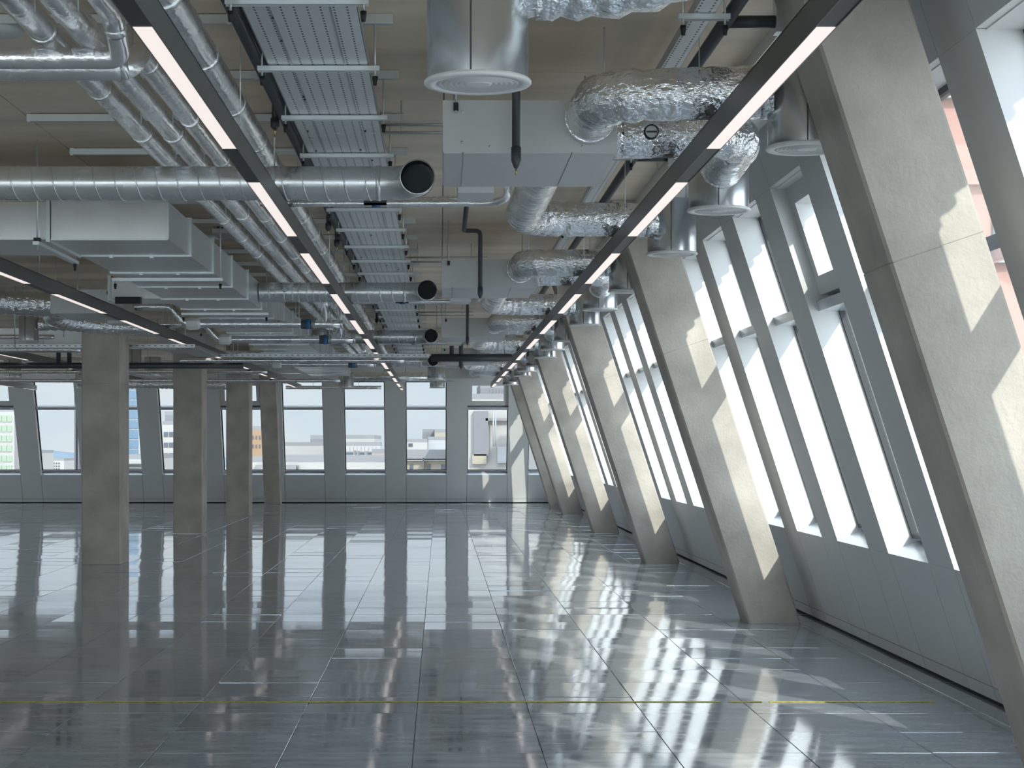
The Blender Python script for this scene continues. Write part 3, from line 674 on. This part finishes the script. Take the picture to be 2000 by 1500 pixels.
# shadowed clutter behind the upright columns
t = thing('drain_stack', 'pair of dark upright pipe drops left of the nearest upright column', 'pipe', (-5.6, 26.0, 2.5))
for x_ in (-5.62, -5.46): obj('down_leg', MB().tube([(x_, 26.0, 2.56), (x_, 26.0, 3.2)], .035, 12), M['dark'], t)
obj('cross_pipe', MB().tube([(-8, 26.0, 2.575), (-2.9, 26.0, 2.575)], .045, 12), M['dark'], t)
rods(t, [(-7, 26), (-4.6, 26)], 2.6, SOF-.0005, .005)
for i, (x0, x1, y, z, r, lab) in enumerate(((-9, -4.9, 22.4, 2.78, .03, 'thin silver pipe at the left edge behind the dark diffuser'), (-8.4, -4.8, 23.6, 2.68, .035, 'silver pipe passing behind the white plate diffuser on the left'),
        (-10, -2.9, 29.6, 2.63, .03, 'silver pipe low across the shadowed left ceiling'), (-8.9, -1.9, 33.5, 2.62, .035, 'farther silver pipe low across the shadowed left ceiling'), (-3.4, -1.3, 38.9, 2.66, .04, 'far silver pipe just above the back windows'))):
    p_ = ins_pipe([(x0, y, z), (x1, y, z)], r, lab, group='silver pipes in the shadowed left')
    rods(p_, [(x0+.6, y), (x1-.5, y)], z, SOF-.0005, .004)
for i, (x0, x1, y, z, lab) in enumerate(((-8.5, -4.9, 24.4, 2.80, 'shadowed rectangular duct on the far left'), (-4.4, -2.75, 34.4, 2.80, 'dark rectangular duct end in front of the far slim column'), (-10.5, -5.4, 37.6, 2.80, 'long low duct above the leftmost back windows'), (-3.3, -2.6, 31.0, 2.80, 'shadowed duct box right of the farthest upright column'))):
    t = thing('shadowed_duct', lab, 'duct', ((x0+x1)/2, y, z), 'shadowed ducts on the far left')
    obj('body', MB().box(x0, x1, y, y+.5, z, z+.22), M['galv_dull'], t)
    obj('flange', MB().box((x0+x1)/2-.02, (x0+x1)/2+.02, y-.02, y+.52, z-.02, z+.24), M['strut'], t)
    rods(t, [(x0+.3, y-.01), (x1-.3, y-.01)], z+.1, SOF-.0005, .005)

# yellow line of tape on the floor
tp = MB(); x_ = -6.0
while x_ < 2.72:
    l_ = random.uniform(.12, .9); x1 = min(x_+l_, 2.73); wv = random.uniform(.010, .024)
    tp.box(x_, x1, 9.77-wv, 9.77+wv, .0005, .0022); x_ = x1+(random.uniform(.0, .05) if x_ > 0 else 0.002)
tag(obj('floor_tape', tp, M['tape'], None, (0, 9.77, 0)), 'worn strip of yellow tape across the floor tiles near the camera', 'tape')

# ------------------------------------------------------------------ the city outside
M['ground'] = mat('city_ground', (.40,.40,.38), .9, 0, .02, .3)
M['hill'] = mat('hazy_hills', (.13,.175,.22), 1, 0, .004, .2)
B = lambda n_, c, **k: M.setdefault(n_, mat(n_, c, **k))
B('render_white', (0.27, 0.262, 0.25), rough=.8); B('render_grey', (0.13, 0.13, 0.142), rough=.8); B('render_cream', (0.235, 0.21, 0.165), rough=.8)
B('brick_orange', (0.22, 0.145, 0.09), rough=.8); B('terracotta', (0.3, 0.155, 0.12), rough=.7); B('green_glass', (0.12, 0.18, 0.15), rough=.25); B('pale_green_blind', (0.19, 0.24, 0.175), rough=.5)
B('blue_glass', (0.07, 0.12, 0.175), rough=.15); B('tower_dark', (0.08, 0.075, 0.095), rough=.5); B('win_dark', (0.05, 0.06, 0.075), rough=.2); B('roof_grey', (0.16, 0.16, 0.165), rough=.8); B('mullion_white', (0.24, 0.25, 0.26), rough=.5)
struct('trim_3', MB().box(-2500, 2500, 46, 4200, -41, -40), M['ground'])['label'] = 'city ground far below'
hl = MB(); pts = [(-2200+i*110, 20+18*math.sin(i*.7)+14*math.sin(i*1.9+1)) for i in range(41)]
prof = [(-2200, -45)]+pts+[(2200, -45)]; hl.prism([(a, c-38) for a, c in prof], 3000, 3200)
tag(obj('hill_range', hl, M['hill'], None, (0, 3000, -40)), 'hazy blue line of hills on the horizon', 'hill')
def tower(name, label, x0, x1, yt, Y, m, depth=18, wins=(), wm='win_dark', extra=(), zb=-40.0):
    a, b = at(x0, yt, Y), at(x1, yt, Y); t = thing(name, label, 'building', ((a.x+b.x)/2, Y, zb), None)
    obj('wall', MB().box(a.x, b.x, Y, Y+depth, zb, a.z), M[m], t)
    ov = 0.0
    obj('roof', MB().box(a.x-ov, b.x+ov, Y-ov, Y+depth+ov, a.z, a.z+.15+Y*.0012), M['roof_grey'], t)
    for (u0, v0, u1, v1) in wins:
        p, q = at(u0, v0, Y), at(u1, v1, Y); d_ = Y*.0015
        w_ = obj('window', MB().box(p.x, q.x, Y-d_*.3, Y+.01, q.z, p.z), M[wm], t)
    for (u0, v0, u1, v1, mm, nm) in extra:
        p, q = at(u0, v0, Y), at(u1, v1, Y); obj(nm, MB().box(p.x, q.x, Y-Y*.004, Y-.01, q.z, p.z), M[mm], t)
    return t
def grid(x0, x1, y0, y1, nx, ny, fx=.8, fy=.6):
    dx, dy = (x1-x0)/nx, (y1-y0)/ny
    return [(x0+i*dx+dx*(1-fx)/2, y0+j*dy+dy*(1-fy)/2, x0+(i+1)*dx-dx*(1-fx)/2, y0+(j+1)*dy-dy*(1-fy)/2) for i in range(nx) for j in range(ny)]
tower('office_block', 'pale office block with rows of green blinds at the left edge', -60, 28, 804, 170, 'render_white', 8, grid(-58, 24, 808, 925, 8, 6, .86, .62), 'pale_green_blind')
tower('apartment_block', 'low white and orange apartment block beside the green windowed office', 29, 47, 886, 260, 'render_white', 20, grid(30, 46, 888, 925, 4, 5, .45, .5), 'brick_orange')
tower('high_rise', 'small white high rise far off under the second back window', 102, 125, 900, 700, 'render_white', 40, grid(103, 118, 902, 930, 3, 5, .5, .45))
tower('high_rise', 'tiny pale tower left of the small white high rise', 90, 101, 903, 900, 'render_grey', 40, grid(91, 100, 905, 930, 3, 4, .5, .5))
tower('dark_tower', 'slim dark tower left of the nearest upright column', 145, 162, 700, 120, 'tower_dark', 12, (), 'win_dark', [(149, 700, 150, 930, 'render_grey', 'fin'), (155, 700, 156, 930, 'render_grey', 'fin')])
tower('glass_tower', 'blue glass tower with white mullions right of the nearest upright column', 225, 276, 660, 200, 'mullion_white', 10, grid(226, 271, 665, 896, 4, 12, .88, .88), 'blue_glass')
tower('terrace_block', 'white roof terrace building below the blue glass tower', 225, 286, 897, 110, 'render_white', 12, (), 'win_dark', [(230, 905, 284, 906.5, 'render_grey', 'rail'), (230, 912, 284, 913, 'render_grey', 'rail')])
tower('office_block', 'white stepped office with dark window bands left of the middle upright column', 317, 352, 830, 150, 'render_white', 18, grid(319, 350, 838, 900, 3, 3, .8, .45), 'win_dark')
tower('plant_house', 'grey plant room on top of the white stepped office', 322, 346, 811, 152, 'render_grey', 8, zb=at(0,830,150).z+.331)
tower('brick_block', 'orange brick building with two window rows behind the slim far column', 490, 512, 840, 140, 'brick_orange', 16, grid(491, 511, 846, 880, 3, 2, .35, .4))
tower('white_hall', 'long white low building under the window right of the slim column', 470, 645, 871, 160, 'render_white', 30, (), 'win_dark', [(470, 891, 645, 900, 'render_grey', 'parapet')])
tower('roof_plant', 'grey roof plant box standing on the long white building', 606, 642, 857, 175, 'render_grey', 10, grid(608, 640, 864, 867, 4, 1, .3, .5))
tower('flat_roof', 'nearest pale flat roofs at the sill of the middle windows', 470, 760, 903, 90, 'render_white', 20, (), 'win_dark', [(500, 908, 580, 921, 'roof_grey', 'roof_box'), (582, 909, 584, 925, 'render_grey', 'vent_pipe')])
tower('pavilion', 'white penthouse with a glazed gallery under the third back window', 660, 731, 857, 150, 'render_white', 18)
tower('gallery', 'glazed gallery band below the white penthouse', 662, 743, 871, 145, 'mullion_white', 4, grid(676, 742, 872, 883, 9, 1, .92, .9), 'render_white', [(662, 884, 736, 893, 'win_dark', 'shade_band')])
for i, (a, b, y, m_) in enumerate(((690, 693, 889, 'render_white'), (697, 700, 890, 'render_white'), (726, 752, 886, 'render_cream'), (712, 716, 890, 'roof_grey'))):
    tower('chimney' if b-a < 6 else 'cream_house', ['left slim white chimney below the gallery', 'right slim white chimney below the gallery', 'cream stepped house right of the gallery', 'grey chimney beside the cream stepped house'][i], a, b, y, 100+i*3, m_, 1.5, zb=.724)
tower('stone_block', 'grey and cream block rising behind the cream terrace', 825, 848, 845, 190, 'render_grey', 20)
tower('stone_block', 'cream upper block with two small windows beside the grey block', 848.5, 885, 845, 188, 'render_cream', 20, [(861,854,866,858), (868,854,872,858)])
tower('white_lowrise', 'white low rise with a small dark opening before the grey block', 790, 835, 864, 170, 'render_white', 12, [(798,866,806,872)])
tower('pale_block', 'pale blue white block right of the white low rise', 836, 885, 860, 172, 'mullion_white', 14)
tower('cream_terrace', 'cream terrace with small sash windows and slate roof at the fourth window', 785, 890, 896, 80, 'render_cream', 14, [(800,907,807,917), (834,907,841,917), (861,907,869,917), (773,907,780,917)], 'win_dark', [(785, 898, 890, 899.5, 'render_white', 'cornice'), (785, 878, 890, 896, 'roof_grey', 'mansard'), (826, 894, 828, 925, 'render_grey', 'downpipe')])
rt = tower('corner_building', 'large pale building with round stair tower outside the last back window', 905, 1110, 780, 75, 'render_white', 20, (), 'win_dark', [(925, 803, 953, 890, 'render_grey', 'bay_panel'), (948, 817, 1000, 822, 'roof_grey', 'ledge'), (971, 872, 990, 904, 'mullion_white', 'lower_bay'), (922, 887, 950, 906, 'render_cream', 'plant_screen')])
for x_ in (963.5, 968): p0, p1 = at(x_, 803, 74.4), at(x_, 872, 74.4); obj('downpipe', MB().tube([p0, p1], .03, 8), M['mullion_white'], rt)
c0 = at(980, 850, 75.6); obj('stair_tower', MB().lathe([(.55, -45), (.55, 1.1), (.0, 1.1)], c0, 2, 20), M['render_cream'], rt)
tower('roof_plant', 'grey slatted plant enclosure on the roof of the corner building', 938, 1010, 758, 82, 'render_grey', 8, grid(955, 1000, 760, 772, 7, 1, .25, .9), 'roof_grey')
pk = thing('terracotta_building', 'pink terracotta building seen through the nearest right window', 'building', (14, 41, -40))
obj('wall', MB().box(8.5, 30, 41, 60, -40, 11.5), M['terracotta'], pk)
for z_, m_ in ((2.8, 'render_white'), (5.6, 'render_white'), (7.4, 'terracotta'), (9.4, 'render_white')): obj('ledge', MB().box(8.4, 30.1, 40.7, 41, z_, z_+.35), M[m_], pk)
for k in range(6): obj('window', MB().box(10.2+2.6*k, 11.4+2.6*k, 40.93, 41.0, 6.2, 7.3), M['win_dark'], pk)
